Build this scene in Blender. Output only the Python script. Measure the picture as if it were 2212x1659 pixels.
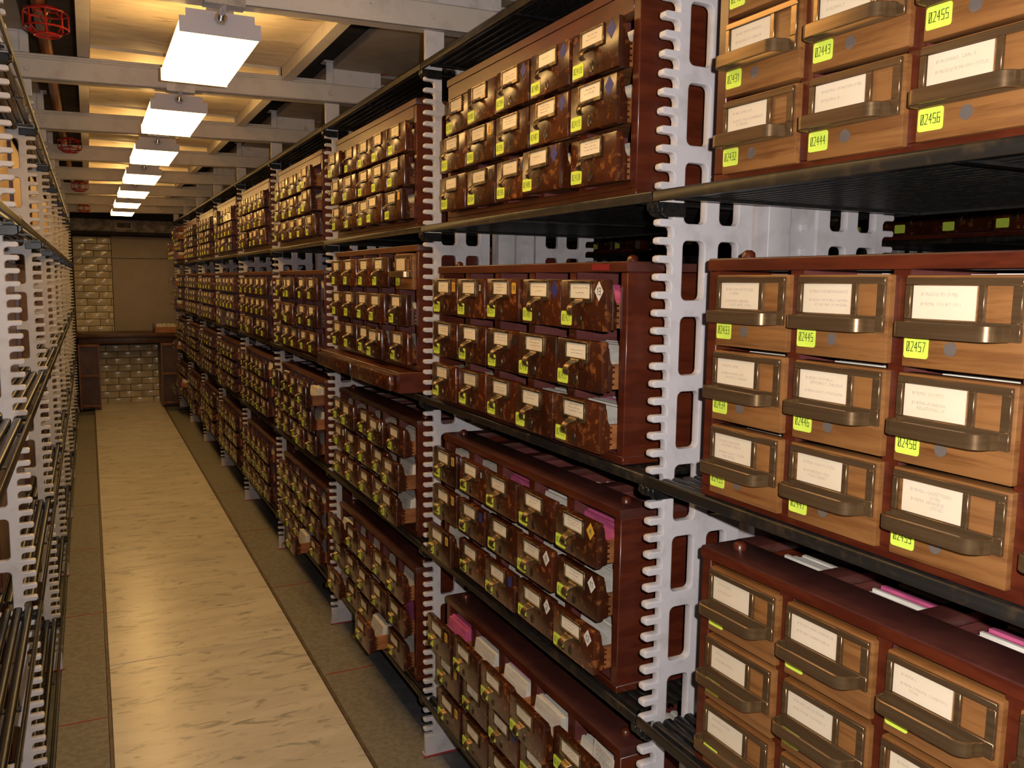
import bpy, bmesh, math, random
from mathutils import Matrix, Vector

# ------------------------------------------------------------------ set-up
S = 0.0254                       # geometry below is written in inches
sc = bpy.context.scene
COL = sc.collection
for o in list(bpy.data.objects):
    bpy.data.objects.remove(o)
rng = random.Random(7)

# camera -----------------------------------------------------------------
F_PX, PITCH, YAW, ROLL, CAM_H = 1835.5, 0.1196244, 0.4612283, 0.0126420, 47.387
cy_, sy_ = math.cos(YAW), math.sin(YAW)
fwd = Vector((sy_ * math.cos(PITCH), cy_ * math.cos(PITCH), -math.sin(PITCH)))
rgt = Vector((cy_, -sy_, 0))
up = rgt.cross(fwd)
r_ = math.cos(ROLL) * rgt + math.sin(ROLL) * up
u_ = -math.sin(ROLL) * rgt + math.cos(ROLL) * up
cam_d = bpy.data.cameras.new('camera')
cam = bpy.data.objects.new('camera', cam_d)
COL.objects.link(cam)
cam_d.sensor_width = 36.0
cam_d.lens = 36.0 * F_PX / 2212.0
cam_d.clip_start = 0.02
cam_d.clip_end = 60
M = Matrix((r_, u_, -fwd)).transposed().to_4x4()
M.translation = Vector((0, 0, CAM_H * S))
cam.matrix_world = M
sc.camera = cam

# world ------------------------------------------------------------------
w = bpy.data.worlds.new('world')
sc.world = w
w.use_nodes = True
w.node_tree.nodes['Background'].inputs[0].default_value = (1.0, 0.8, 0.55, 1)
w.node_tree.nodes['Background'].inputs[1].default_value = 0.004

# the camera's flash -------------------------------------------------------
FLASH_W = 50.0
fl = bpy.data.lights.new('camera_flash', 'POINT')
fl.energy = FLASH_W
fl.color = (1.0, 0.93, 0.90)
fl.shadow_soft_size = 0.008
flo = bpy.data.objects.new('camera_flash', fl)
COL.objects.link(flo)
flo.location = M.translation + r_ * 0.045 + u_ * 0.03 + fwd * 0.02

LAMP_STRENGTH = 12.0
LAMP_COLOR = (1.0, 0.60, 0.20, 1)

vs = sc.view_settings
vs.view_transform = 'Standard'
vs.look = 'None'
vs.exposure = 0.0
vs.gamma = 1.0
vs.use_curve_mapping = False
try:
    sc.cycles.use_denoising = True
    sc.cycles.max_bounces = 8
    sc.cycles.sample_clamp_indirect = 6.0
    sc.cycles.caustics_reflective = False
    sc.cycles.caustics_refractive = False
except Exception:
    pass

# ------------------------------------------------------------------ materials
def mat(name, c1, c2=None, scale=30, stretch=(1, 1, 1), lo=.42, hi=.58, rough=.5, metal=0.0,
        coat=0.0, bump=0.0, vary=0.0, emit=None, detail=5, c3=None, scale3=8, lo3=.6, hi3=.7,
        spec=.5, rough2=None, distort=0.0, aniso=0.0):
    m = bpy.data.materials.new(name)
    m.use_nodes = True
    nt = m.node_tree
    N, L = nt.nodes, nt.links
    b = N['Principled BSDF']
    b.inputs['Base Color'].default_value = (*c1, 1)
    b.inputs['Roughness'].default_value = rough
    b.inputs['Metallic'].default_value = metal
    b.inputs['Coat Weight'].default_value = coat
    b.inputs['Coat Roughness'].default_value = .18
    b.inputs['Specular IOR Level'].default_value = spec
    if aniso:
        b.inputs['Anisotropic'].default_value = aniso
    if emit:
        b.inputs['Emission Color'].default_value = emit[0]
        b.inputs['Emission Strength'].default_value = emit[1]
    if c2 is None:
        return m
    tc = N.new('ShaderNodeTexCoord')
    oi = N.new('ShaderNodeObjectInfo')
    sc_ = N.new('ShaderNodeVectorMath'); sc_.operation = 'SCALE'
    sc_.inputs[0].default_value = (7.3, 3.1, 5.7)
    L.new(oi.outputs['Random'], sc_.inputs['Scale'])
    ad = N.new('ShaderNodeVectorMath'); ad.operation = 'ADD'
    L.new(tc.outputs['Object'], ad.inputs[0])
    L.new(sc_.outputs[0], ad.inputs[1])
    mp = N.new('ShaderNodeMapping')
    mp.inputs['Scale'].default_value = stretch
    L.new(ad.outputs[0], mp.inputs['Vector'])
    def noise(s, d):
        n = N.new('ShaderNodeTexNoise')
        n.inputs['Scale'].default_value = s
        n.inputs['Detail'].default_value = d
        n.inputs['Roughness'].default_value = .6
        n.inputs['Distortion'].default_value = distort
        L.new(mp.outputs[0], n.inputs['Vector'])
        return n
    n1 = noise(scale, detail)
    rp = N.new('ShaderNodeMapRange')
    rp.inputs['From Min'].default_value = lo
    rp.inputs['From Max'].default_value = hi
    L.new(n1.outputs['Fac'], rp.inputs['Value'])
    mx = N.new('ShaderNodeMix'); mx.data_type = 'RGBA'
    mx.inputs[6].default_value = (*c1, 1)
    mx.inputs[7].default_value = (*c2, 1)
    L.new(rp.outputs[0], mx.inputs[0])
    out = mx.outputs[2]
    if c3 is not None:
        n3 = noise(scale3, 3)
        rp3 = N.new('ShaderNodeMapRange')
        rp3.inputs['From Min'].default_value = lo3
        rp3.inputs['From Max'].default_value = hi3
        L.new(n3.outputs['Fac'], rp3.inputs['Value'])
        mx3 = N.new('ShaderNodeMix'); mx3.data_type = 'RGBA'
        L.new(rp3.outputs[0], mx3.inputs[0])
        L.new(out, mx3.inputs[6])
        mx3.inputs[7].default_value = (*c3, 1)
        out = mx3.outputs[2]
    if vary:
        hv = N.new('ShaderNodeHueSaturation')
        mr = N.new('ShaderNodeMapRange')
        mr.inputs['To Min'].default_value = 1 - vary
        mr.inputs['To Max'].default_value = 1 + vary
        L.new(oi.outputs['Random'], mr.inputs['Value'])
        L.new(mr.outputs[0], hv.inputs['Value'])
        L.new(out, hv.inputs['Color'])
        out = hv.outputs[0]
    L.new(out, b.inputs['Base Color'])
    if rough2 is not None:
        rr = N.new('ShaderNodeMapRange')
        rr.inputs['To Min'].default_value = rough
        rr.inputs['To Max'].default_value = rough2
        L.new(rp.outputs[0], rr.inputs['Value'])
        L.new(rr.outputs[0], b.inputs['Roughness'])
    if bump:
        bp = N.new('ShaderNodeBump')
        bp.inputs['Strength'].default_value = bump
        bp.inputs['Distance'].default_value = .002
        L.new(n1.outputs['Fac'], bp.inputs['Height'])
        L.new(bp.outputs[0], b.inputs['Normal'])
    return m

PAINT = mat('painted_cast_iron', (.66, .63, .64), (.50, .47, .46), scale=22, lo=.5, hi=.75, rough=.42, bump=.15,
            c3=(.30, .25, .21), scale3=9, lo3=.66, hi3=.8)
BEAM = mat('painted_beam', (.64, .59, .54), (.52, .46, .41), scale=18, lo=.5, hi=.8, rough=.5, bump=.1,
           c3=(.12, .09, .07), scale3=60, lo3=.72, hi3=.78)
BLACK = mat('black_enamel', (.008, .009, .010), (.018, .015, .012), scale=60, rough=.30, bump=.05, spec=.4)
RAIL = mat('black_enamel_rail', (.014, .012, .010), (.05, .032, .016), scale=35, lo=.5, hi=.7, rough=.38)
CHERRY = mat('cherry_case', (.105, .019, .006), (.070, .011, .004), scale=10, stretch=(1, 1, 6), rough=.36, coat=.25,
             c3=(.24, .075, .03), scale3=75, lo3=.74, hi3=.8)
CHERRY_IN_LIT = mat('cherry_inside_flashlit', (.16, .045, .038), (.12, .03, .026), scale=12, stretch=(1, 1, 5), rough=.5)  # same cherry, brightened and pinkened in its colour as if flash-lit
CHERRY_TOP_SHEEN = mat('cherry_top_sheen', (.085, .024, .018), (.06, .016, .012), scale=14, rough=.42, coat=.15,
                 c3=(.20, .14, .12), scale3=90, lo3=.76, hi3=.8)  # flash's bluish sheen mixed into the cherry colour of the top
OLD_FRONT = mat('worn_mahogany', (.062, .014, .004), (.36, .12, .026), scale=62, stretch=(1, 1, 1), lo=.55, hi=.74,
                rough=.26, coat=.35, vary=.35, bump=.08, c3=(.035, .009, .004), scale3=14, lo3=.5, hi3=.66, rough2=.45)
BOX_WOOD = mat('drawer_side_wood', (.36, .145, .045), (.25, .085, .025), scale=9, stretch=(1, 6, 6), rough=.5, vary=.3)
OAK = mat('oak_front', (.275, .118, .033), (.185, .072, .019), scale=26, stretch=(1, .22, 3.2), lo=.45, hi=.62,
          rough=.45, vary=.08, detail=6, c3=(.15, .052, .013), scale3=40, lo3=.58, hi3=.72)
BRASS = mat('aged_brass', (.26, .18, .09), (.10, .065, .034), scale=60, lo=.42, hi=.62, rough=.32, metal=.85)
BRONZE = mat('brushed_bronze', (.23, .145, .07), (.19, .115, .055), scale=50, stretch=(1, .1, 4), rough=.28, metal=.7)
GREYBTN = mat('pewter_button', (.24, .20, .17), rough=.5, metal=.5)
CARD = mat('label_paper', (.90, .80, .60), (.84, .72, .52), scale=20, rough=.85, vary=.08)  # lightened to make up for the flash fading on farther drawers
CARD_NEW = mat('label_card_stock', (.80, .68, .50), (.77, .65, .46), scale=15, rough=.8, vary=.05)  # darkened to offset the stronger flash on the nearest drawers
PENCIL = mat('pencil', (.50, .40, .32), rough=.9)
INK = mat('ink', (.10, .09, .07), rough=.9)
STICK = mat('yellow_green_sticker', (.74, .93, .10), (.70, .89, .09), scale=30, rough=.5)
DIGIT = mat('printed_black', (.03, .05, .01), rough=.7)
WHITE_CARDS = mat('catalogue_cards', (.80, .76, .66), (.66, .61, .52), scale=160, stretch=(3, .1, .2), rough=.85, vary=.06)
PINK_CARDS = mat('pink_cards', (.62, .12, .26), (.45, .07, .18), scale=160, stretch=(3, .1, .2), rough=.85)
PURPLE_CARDS = mat('purple_cards', (.25, .07, .20), rough=.85)
BLUE_ST = mat('blue_sticker', (.030, .034, .19), rough=.5)
YEL_ST = mat('amber_sticker', (.72, .42, .04), rough=.5)
WHT_ST = mat('white_sticker', (.80, .78, .70), rough=.5)
BLK_ST = mat('black_sticker', (.02, .015, .012), rough=.5)
RED = mat('red_enamel', (.42, .018, .012), rough=.3, coat=.3)
RED_TAPE = mat('dark_red_tape', (.22, .008, .012), rough=.5)
RED_LINE = mat('red_floor_paint', (.42, .03, .025), (.30, .04, .03), scale=40, rough=.6)
MARBLE = mat('floor_marble', (.80, .74, .64), (.66, .60, .51), scale=4.0, stretch=(.6, 1.6, 1), lo=.38, hi=.62, rough=.28,
             c3=(.36, .34, .30), scale3=15, lo3=.555, hi3=.70, distort=1.2, vary=.05, coat=.15)
MARBLE_UP = mat('ceiling_marble', (.86, .74, .55), (.70, .58, .42), scale=5.0, stretch=(.5, 1.8, 1), rough=.5,
                c3=(.25, .20, .14), scale3=12, lo3=.60, hi3=.72, distort=1.0)
LINO = mat('grey_slate', (.25, .23, .19), (.19, .172, .14), scale=60, rough=.55, bump=.1, vary=.08)
LINO_DARK = mat('grey_floor_paint', (.12, .125, .13), (.09, .095, .10), scale=30, rough=.6)
STRIP = mat('floor_edge_strip', (.10, .07, .045), (.16, .11, .07), scale=40, rough=.5)
CEIL = mat('ceiling_slab', (.14, .115, .09), (.10, .08, .06), scale=8, rough=.8)
CEIL_GREY = mat('ceiling_grey_panel', (.42, .37, .32), (.36, .31, .26), scale=10, rough=.7)
GALV = mat('galvanised', (.45, .45, .46), (.33, .33, .34), scale=40, rough=.4, metal=.6)
CHROME = mat('chrome', (.65, .65, .66), rough=.15, metal=1.0)
LAMP_BODY = mat('lamp_enamel', (.56, .54, .60), rough=.4)
LAMP_ON = mat('lamp_diffuser', (.9, .85, .7), rough=.5, emit=(LAMP_COLOR, LAMP_STRENGTH))
PIPE_M = mat('ochre_pipe_paint', (.33, .12, .035), (.25, .085, .03), scale=20, rough=.4)
TILE = mat('glazed_brick', (.76, .67, .49), (.64, .55, .39), scale=9, rough=.16, vary=.12, bump=.22)
GROUT = mat('dark_grout', (.06, .045, .03), rough=.9)
PANEL = mat('grey_board', (.46, .39, .33), (.43, .365, .305), scale=6, rough=.7)
CONCRETE = mat('stained_concrete', (.34, .32, .30), (.16, .15, .14), scale=16, lo=.4, hi=.6, rough=.8)
DESK = mat('dark_oak_desk', (.10, .045, .02), (.07, .028, .012), scale=14, stretch=(1, 5, 1), rough=.4)
DESK_EDGE = mat('desk_edge', (.22, .08, .025), (.16, .055, .02), scale=20, rough=.4)
DARK = mat('dark_recess', (.015, .012, .010), rough=.8)
TAN = mat('tan_back', (.50, .31, .13), (.44, .26, .10), scale=8, stretch=(1, 5, 1), rough=.5)  # tan base, only on the backs of the upper left cabinets
WALL = mat('dim_wall', (.22, .19, .16), rough=.8)
MAUVE = mat('side_panel_flash_sheen', (.10, .022, .010), (.08, .016, .008), scale=10, stretch=(1, 1, 5), rough=.36, coat=.25)  # cherry with the flash's purplish sheen in its colour; on no face

# ------------------------------------------------------------------ geometry helpers
class G:
    def __init__(self):
        self.v, self.f, self.m = [], [], []
    def add(self, vs, fs, m=0):
        b = len(self.v)
        self.v += [tuple(p) for p in vs]
        self.f += [tuple(b + i for i in f) for f in fs]
        self.m += [m] * len(fs)
        return self
    def box(self, x0, x1, y0, y1, z0, z1, m=0):
        return self.add([(x0, y0, z0), (x1, y0, z0), (x1, y1, z0), (x0, y1, z0), (x0, y0, z1), (x1, y0, z1), (x1, y1, z1), (x0, y1, z1)],
                        [(0, 3, 2, 1), (4, 5, 6, 7), (0, 1, 5, 4), (1, 2, 6, 5), (2, 3, 7, 6), (3, 0, 4, 7)], m)
    def prism(self, pts, axis, a, b, m=0):
        n = len(pts)
        def P(p, t):
            return {'x': (t, p[0], p[1]), 'y': (p[0], t, p[1]), 'z': (p[0], p[1], t)}[axis]
        vs = [P(p, a) for p in pts] + [P(p, b) for p in pts]
        fs = [tuple(range(n)), tuple(range(2 * n - 1, n - 1, -1))]
        fs += [(i, i + n, (i + 1) % n + n, (i + 1) % n) for i in range(n)]
        return self.add(vs, fs, m)
    def tube(self, path, r, n=6, m=0, closed=False):
        path = [Vector(p) for p in path]
        k = len(path)
        rings = []
        for i, p in enumerate(path):
            a = path[(i - 1) % k] if (closed or i > 0) else p
            c = path[(i + 1) % k] if (closed or i < k - 1) else p
            t = (c - a).normalized()
            ref = Vector((0, 0, 1)) if abs(t.z) < .9 else Vector((1, 0, 0))
            s = t.cross(ref).normalized(); q = s.cross(t)
            rr = r[i] if isinstance(r, (list, tuple)) else r
            rings.append([p + rr * (math.cos(2 * math.pi * j / n) * s + math.sin(2 * math.pi * j / n) * q) for j in range(n)])
        vs = [v for R_ in rings for v in R_]
        fs = []
        for i in range(k if closed else k - 1):
            i2 = (i + 1) % k
            for j in range(n):
                j2 = (j + 1) % n
                fs.append((i * n + j, i * n + j2, i2 * n + j2, i2 * n + j))
        if not closed:
            fs.append(tuple(range(n))); fs.append(tuple((k - 1) * n + j for j in range(n)))
        return self.add(vs, fs, m)
    def disc(self, c, r, axis, n=12, h=.05, m=0, rz=None):
        rz = rz or r
        pts = [(c[1] + r * math.cos(2 * math.pi * j / n), c[2] + rz * math.sin(2 * math.pi * j / n)) for j in range(n)]
        return self.prism(pts, 'x', c[0] - h, c[0], m)
    def mesh(self, name, mats, bevel=0, smooth=False, seg=2):
        me = bpy.data.meshes.new(name)
        me.from_pydata([(a * S, b * S, c * S) for a, b, c in self.v], [], self.f)
        for mm in (mats if isinstance(mats, (list, tuple)) else [mats]):
            me.materials.append(mm)
        me.polygons.foreach_set('material_index', self.m)
        bm = bmesh.new(); bm.from_mesh(me)
        bmesh.ops.recalc_face_normals(bm, faces=bm.faces)
        if bevel:
            es = [e for e in bm.edges if len(e.link_faces) == 2 and e.calc_face_angle() > .5]
            bmesh.ops.bevel(bm, geom=es, offset=bevel * S, segments=seg, affect='EDGES', profile=.5, clamp_overlap=True)
        bm.to_mesh(me); bm.free()
        if smooth or bevel:
            me.polygons.foreach_set('use_smooth', [True] * len(me.polygons))
            if hasattr(me, 'set_sharp_from_angle'):
                me.set_sharp_from_angle(angle=.7 if bevel else .9)
        me.update()
        return me

def obj(name, me, parent=None, loc=(0, 0, 0), rz=0.0, label=None, kind=None):
    o = bpy.data.objects.new(name, me)
    COL.objects.link(o)
    o.location = (loc[0] * S, loc[1] * S, loc[2] * S)
    if rz: o.rotation_euler = (0, 0, rz)
    if parent is not None: o.parent = parent
    if label: o['label'] = label
    if kind: o['kind'] = kind
    return o
def tag(o, label, cat, group=None):
    o['label'] = label; o['category'] = cat
    if group: o['group'] = group
    return o
def thing(name, label, cat, loc=(0, 0, 0), group=None, rz=0.0):
    o = obj(name, None, None, loc, rz)
    o.empty_display_size = .05
    return tag(o, label, cat, group)
def struct(name, me, loc=(0, 0, 0), parent=None):
    return obj(name, me, parent, loc, kind='structure' if parent is None else None)

ORD = ['nearest', 'second', 'third', 'fourth', 'fifth', 'sixth', 'seventh', 'eighth', 'ninth', 'tenth', 'eleventh']

# ------------------------------------------------------------------ the measured layout (inches)
Y1, P = 39.243, 36.579
def YK(k): return Y1 + (k - 1) * P
TIP_R, TIP_L = 28.24, -4.66
SH_R = dict(T0=67.0, T1=52.35, T2=36.42, T3=21.85, T4=6.5)     # shelf tops, right stack
SH_L = dict(T0=64.3, T1=51.7, T2=36.5, T3=21.4, T4=6.7)        # left stack
YEND = 352.0

# ------------------------------------------------------------------ floor
fl_m = G().box(-75, 130, -60, YEND, -2, -.35).mesh('floor', LINO_DARK)
floor = struct('floor', fl_m)
obj('floor_tile', G().box(23.75, 47, -60, YEND, -.35, -.03).mesh('stack_floor', LINO_DARK), floor)
obj('floor_tile', G().box(-30, -4.9, -60, YEND, -.35, -.03).mesh('stack_floor_left', LINO_DARK), floor)
obj('floor_tile', G().box(47.05, 130, -60, YEND, -.35, -.03).mesh('next_aisle_floor', LINO_DARK), floor)
js = [110.7 + 36.5 * i for i in range(-4, 7)] + [YEND]
for a, b in zip(js[:-1], js[1:]):
    obj('marble_slab', G().box(.35, 23.05, -(b - a) / 2 + .07, (b - a) / 2 - .07, -.34, 0).mesh('marble_slab', MARBLE, bevel=.05, seg=1), floor, (0, (a + b) / 2, 0))
js = [97.3 + 32.3 * i for i in range(-4, 8)] + [YEND]
t_l = G().box(-4.85, -.02, -16.08, 16.08, -.34, -.01).mesh('floor_tile', LINO, bevel=.04, seg=1)
t_r = G().box(23.5, 29.9, -16.08, 16.08, -.34, -.01).mesh('floor_tile', LINO, bevel=.04, seg=1)
r_l = G().box(-4.8, -.05, -.09, .09, -.2, .015).mesh('red_line', RED_LINE)
r_r = G().box(24.0, 29.5, -.09, .09, -.2, .015).mesh('red_line', RED_LINE)
for a in js[:-1]:
    if a + 16.15 + 16.08 > YEND + 1: continue
    obj('floor_tile', t_l, floor, (0, a + 16.15, 0))
    obj('floor_tile', t_r, floor, (0, a + 16.15, 0))
    obj('red_line', r_l, floor, (0, a, 0)); obj('red_line', r_r, floor, (0, a, 0))
obj('edge_strip', G().box(.02, .3, -60, YEND, -.3, .03).mesh('edge_strip', STRIP), floor)
obj('edge_strip', G().box(23.1, 23.45, -60, YEND, -.3, .03).mesh('edge_strip', STRIP), floor)

# ------------------------------------------------------------------ walls and ceiling
struct('ceiling', G().box(-75, 130, -60, YEND + 6, 78, 80).mesh('ceiling', CEIL))
struct('wall_left', G().box(-77, -75, -60, YEND, -2, 80).mesh('wall_left', WALL))
struct('wall_right', G().box(130, 132, -60, YEND, -2, 80).mesh('wall_right', WALL))
struct('wall_front', G().box(-75, 130, -62, -60, -2, 80).mesh('wall_front', WALL))
wb = struct('wall_back', G().box(-75, 130, YEND + .35, YEND + 6, -2, 80).mesh('wall_back', GROUT))

# glazed bricks of the back wall
def brick_mesh(wd, ht):
    return G().box(-wd / 2, wd / 2, -.28, .3, -ht / 2, ht / 2).mesh('brick', TILE, bevel=.1, seg=2)
BR_FULL, BR_HALF = brick_mesh(7.85, 2.36), brick_mesh(3.85, 2.36)
def brick_course(x0, x1, z, shift):
    x = x0 - shift
    while x < x1 - .3:
        a, b = max(x, x0), min(x + 8.0, x1)
        if b - a > .6:
            wd = b - a - .15
            me = BR_FULL if abs(wd - 7.85) < .02 else brick_mesh(wd, 2.36)
            o = obj('brick', me, wb, ((a + b) / 2, YEND + rng.uniform(-.05, .05), z))
            o.rotation_euler = (rng.uniform(-.006, .006), 0, rng.uniform(-.006, .006))
        x += 8.0
for i in range(14):
    brick_course(-4.6, 8.1, 60.7 - 2.52 * i, [0, 4, 1.2, 5][i % 4])
for i in range(9):
    brick_course(-1.0, 25.5, 20.8 - 2.52 * i, [2.2, 6.2][i % 2])
obj('wall_panel', G().box(8.2, 33, YEND - 1.2, YEND + .3, 26.5, 62.3).mesh('wall_panel', PANEL, bevel=.08), wb)
lint = struct('trim_1', G().box(-30, 60, YEND - 8, YEND + .3, 63.7, 68.0).mesh('concrete_lintel', CONCRETE, bevel=.15))
obj('soffit_shade', G().box(-30, 60, YEND - 9, YEND - 8.1, 62.6, 63.6).mesh('soffit_shade', DARK), lint)  # near-black strip put in for the shade under the lintel
vt = thing('wall_vent', 'small grille set in the concrete band on the far wall', 'vent', (12.4, YEND - 8, 66.0))
obj('vent_frame', G().box(-2.9, 2.9, -.35, -.02, .95, 1.45).box(-2.9, 2.9, -.35, -.02, -1.45, -.95).box(-2.9, -2.3, -.35, -.02, -.95, .95).box(2.3, 2.9, -.35, -.02, -.95, .95).mesh('vent_frame', mat('vent_paint', (.42, .34, .26), rough=.5)), vt)
g = G()
for i in range(5): g.box(-2.3, 2.3, -.2, -.02, -.8 + i * .36, -.62 + i * .36)
obj('louvre', g.mesh('louvre', DARK), vt)
rod = obj('hanging_rod', G().tube([(-6, 0, 0), (28, 0, .15)], .16, 8).mesh('hanging_rod', GALV, smooth=True), None, (0, YEND - 2.2, 54.5))
tag(rod, 'thin metal rod running level across the far wall', 'rod')

# ceiling: marble slabs of the floor above, steel angles, grey panels
cs = bpy.data.objects['ceiling']
for k in range(1, 10):
    y0, y1 = YK(k) + .9, min(YK(k + 1) - .9, YEND - 9)
    obj('marble_slab', G().box(1.3, 22.7, -(y1 - y0) / 2, (y1 - y0) / 2, 0, 1.0).mesh('ceiling_marble_slab', MARBLE_UP), cs, (0, (y0 + y1) / 2, 73.6))
    for x in (-.05, 22.75):
        obj('steel_angle', G().box(x, x + 1.25, y0, y1, 72.1, 72.35).box(x + (0 if x > 10 else 1.0), x + (.25 if x > 10 else 1.25), y0, y1, 72.35, 74.5).mesh('steel_angle', BEAM), cs)
    obj('grey_panel', G().box(29.2, 46, y0, y1, 74.2, 75.2).mesh('grey_panel', CEIL_GREY), cs)
    obj('grey_panel', G().box(-24, -5.2, y0, y1, 74.2, 75.2).mesh('grey_panel', CEIL_GREY), cs)

# cross beams between the two stacks, one over each pair of uprights
beam_m = G().box(-41, 34.5, -.75, -.5, 0, 2.25).box(-41, 34.5, -.75, 1.0, 0, .25).box(-41, 34.5, -.75, 1.0, 2.25, 2.5).box(-41, 34.5, -.45, .9, 2.5, 2.85).mesh('cross_beam', BEAM, bevel=.06, seg=1)
riv = G().tube([(0, -.9, 0), (0, -.7, 0)], [.26, .32], 12).mesh('rivet', BEAM, smooth=True)
for k in range(1, 10):
    o = struct('trim_%d' % (k + 1), beam_m, (12, YK(k), 69.6))
    o.rotation_euler = (0, -math.atan(.8 / 32.5), 0)
    for x in (-17.1, 16.9): obj('rivet', riv, o, (x, 0, 1.1))

# ------------------------------------------------------------------ ceiling lamps
plate_pts = [(-3.3, 0), (3.3, 0), (3.3, 1.3), (2.78, 1.3), (2.78, 1.95), (-2.78, 1.95), (-2.78, 1.3), (-3.3, 1.3)]
lm = dict(
    diffuser=G().prism([(-3.1, .02), (3.1, .02), (3.22, .15), (3.22, 1.1), (3.05, 1.22), (-3.05, 1.22), (-3.22, 1.1), (-3.22, .15)], 'y', .12, 19.88).mesh('diffuser', LAMP_ON),
    housing=G().prism([(-2.0, 1.22), (2.0, 1.22), (1.8, 1.9), (-1.8, 1.9)], 'y', .1, 19.9).mesh('housing', LAMP_BODY),
    end=G().prism(plate_pts, 'y', 0, .1).mesh('end_plate', LAMP_BODY, bevel=.02, seg=1),
    conduit=G().tube([(0, -2.6, 2.05), (0, -1.0, 1.85), (0, -.1, 1.35)], .27, 10).mesh('conduit', CHROME, smooth=True),
    nut=G().tube([(0, -.42, 1.5), (0, .02, 1.32)], [.5, .55], 6).mesh('locknut', CHROME),
    bracket=G().box(-1.6, 1.6, -2.85, -2.75, 1.9, 4.0).box(-1.6, 1.6, -2.85, -1.2, 1.8, 1.92).box(-1.1, 1.1, .2, 1.2, 1.9, 2.2).mesh('bracket', GALV),
    bolt=G().tube([(0, -3.0, 0), (0, -2.8, 0)], .2, 6).mesh('bolt', CHROME))
for i in range(0, 8):
    y = YK(i + 1) + 2.0
    t = thing('ceiling_lamp', ('lit white box fluorescent lamp under the ceiling beams, %s from the camera' % ORD[i - 1]) if i else 'lit white box fluorescent lamp overhead, just above the top edge of the view', 'lamp', (10.9, y, 67.62), 'row of fluorescent ceiling lamps')
    obj('diffuser', lm['diffuser'], t); obj('housing', lm['housing'], t)
    obj('end_plate', lm['end'], t); obj('end_plate', lm['end'], t, (0, 19.9, 0))
    obj('conduit', lm['conduit'], t); obj('locknut', lm['nut'], t)
    b = obj('bracket', lm['bracket'], t)
    for x in (-.9, .9): obj('bolt', lm['bolt'], b, (x, 0, 3.3))

# ------------------------------------------------------------------ uprights of the stacks
def arc(cx, cz, r, a0, a1, n=3):
    return [(cx + r * math.cos(math.radians(a0 + (a1 - a0) * i / n)), cz + r * math.sin(math.radians(a0 + (a1 - a0) * i / n))) for i in range(n + 1)]
def upright_mesh():
    cu = bpy.data.curves.new('upright', 'CURVE')
    cu.dimensions = '2D'; cu.fill_mode = 'BOTH'
    cu.extrude = .2 * S; cu.bevel_depth = .08 * S; cu.bevel_resolution = 1; cu.offset = -.08 * S
    def spl(pts):
        sp = cu.splines.new('POLY')
        sp.points.add(len(pts) - 1)
        for q, p in zip(sp.points, pts): q.co = (p[0] * S, p[1] * S, 0, 1)
        sp.use_cyclic_u = True
    out = [(.12, 70.0), (.12, 67.4), (1.0, 67.35)]
    for n in range(65):
        z = 66.75 - n
        out += [(1.0, z + .21), (.16, z + .21), (.04, z + .14), (0, z), (.04, z - .14), (.16, z - .21), (.74, z - .21), (.92, z - .29), (1.0, z - .46)]
    out += [(1.0, 2.2), (.12, 2.2), (.12, 0.02), (6.75, 0.02), (6.75, 67), (2.3, 67), (1.95, 67.4), (1.95, 70.0)]
    spl(out)
    for k in range(15):
        zt = 66.92 - 4.28 * k; zb = zt - 3.33
        for x0, x1 in ((1.74, 3.25), (4.25, 5.64)):
            r = .32
            spl(arc(x1 - r, zt - r, r, 0, 90) + arc(x0 + r, zt - r, r, 90, 180) + arc(x0 + r, zb + r, r, 180, 270) + arc(x1 - r, zb + r, r, 270, 360))
    o = bpy.data.objects.new('tmp', cu)
    me = bpy.data.meshes.new_from_object(o)
    bpy.data.objects.remove(o); bpy.data.curves.remove(cu)
    me.transform(Matrix(((1, 0, 0, 0), (0, 0, -1, 0), (0, 1, 0, 0), (0, 0, 0, 1))))
    me.materials.clear(); me.materials.append(PAINT)
    me.polygons.foreach_set('use_smooth', [True] * len(me.polygons))
    me.set_sharp_from_angle(angle=.6)
    me.name = 'upright'
    return me
UP = upright_mesh()
COLM = G().prism([(0, -.8), (1.7, -.8), (2.1, -.35), (4.1, -.35), (4.1, .35), (2.1, .35), (1.7, .8), (0, .8)], 'z', 0, 70).mesh('column', PAINT, bevel=.05, seg=1)
g = G()
for i in range(46): g.tube([(3.1, -.52, 3 + i * 1.45), (3.1, -.3, 3 + i * 1.45)], .24, 8)
RIVS = g.mesh('rivets', PAINT)
FOOT = G().box(.05, 4.4, -.45, -.3, 0, 2.1).box(.05, 9, -.5, .5, 0, .12).mesh('foot_plate', PAINT, bevel=.04, seg=1)
REDF = G().box(-.15, 4.2, -.68, -.44, 0, .1).mesh('red_line', RED_LINE)
SHOE = G().box(0, 7.2, -1.0, -.9, 0, 2.6).box(.0, .9, -1.25, -1.0, 0, 2.6).box(6.3, 7.2, -1.25, -1.0, 0, 2.6).box(.9, 6.3, -1.25, -1.0, 2.1, 2.6).box(-.3, 7.6, -1.4, .6, 2.6, 2.8).mesh('upper_shoe', PAINT, bevel=.05, seg=1)
REDTAG = G().prism([(0, 0), (1.1, .22), (0, .5)], 'y', -1.2, -1.05).mesh('red_tag', RED)
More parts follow.
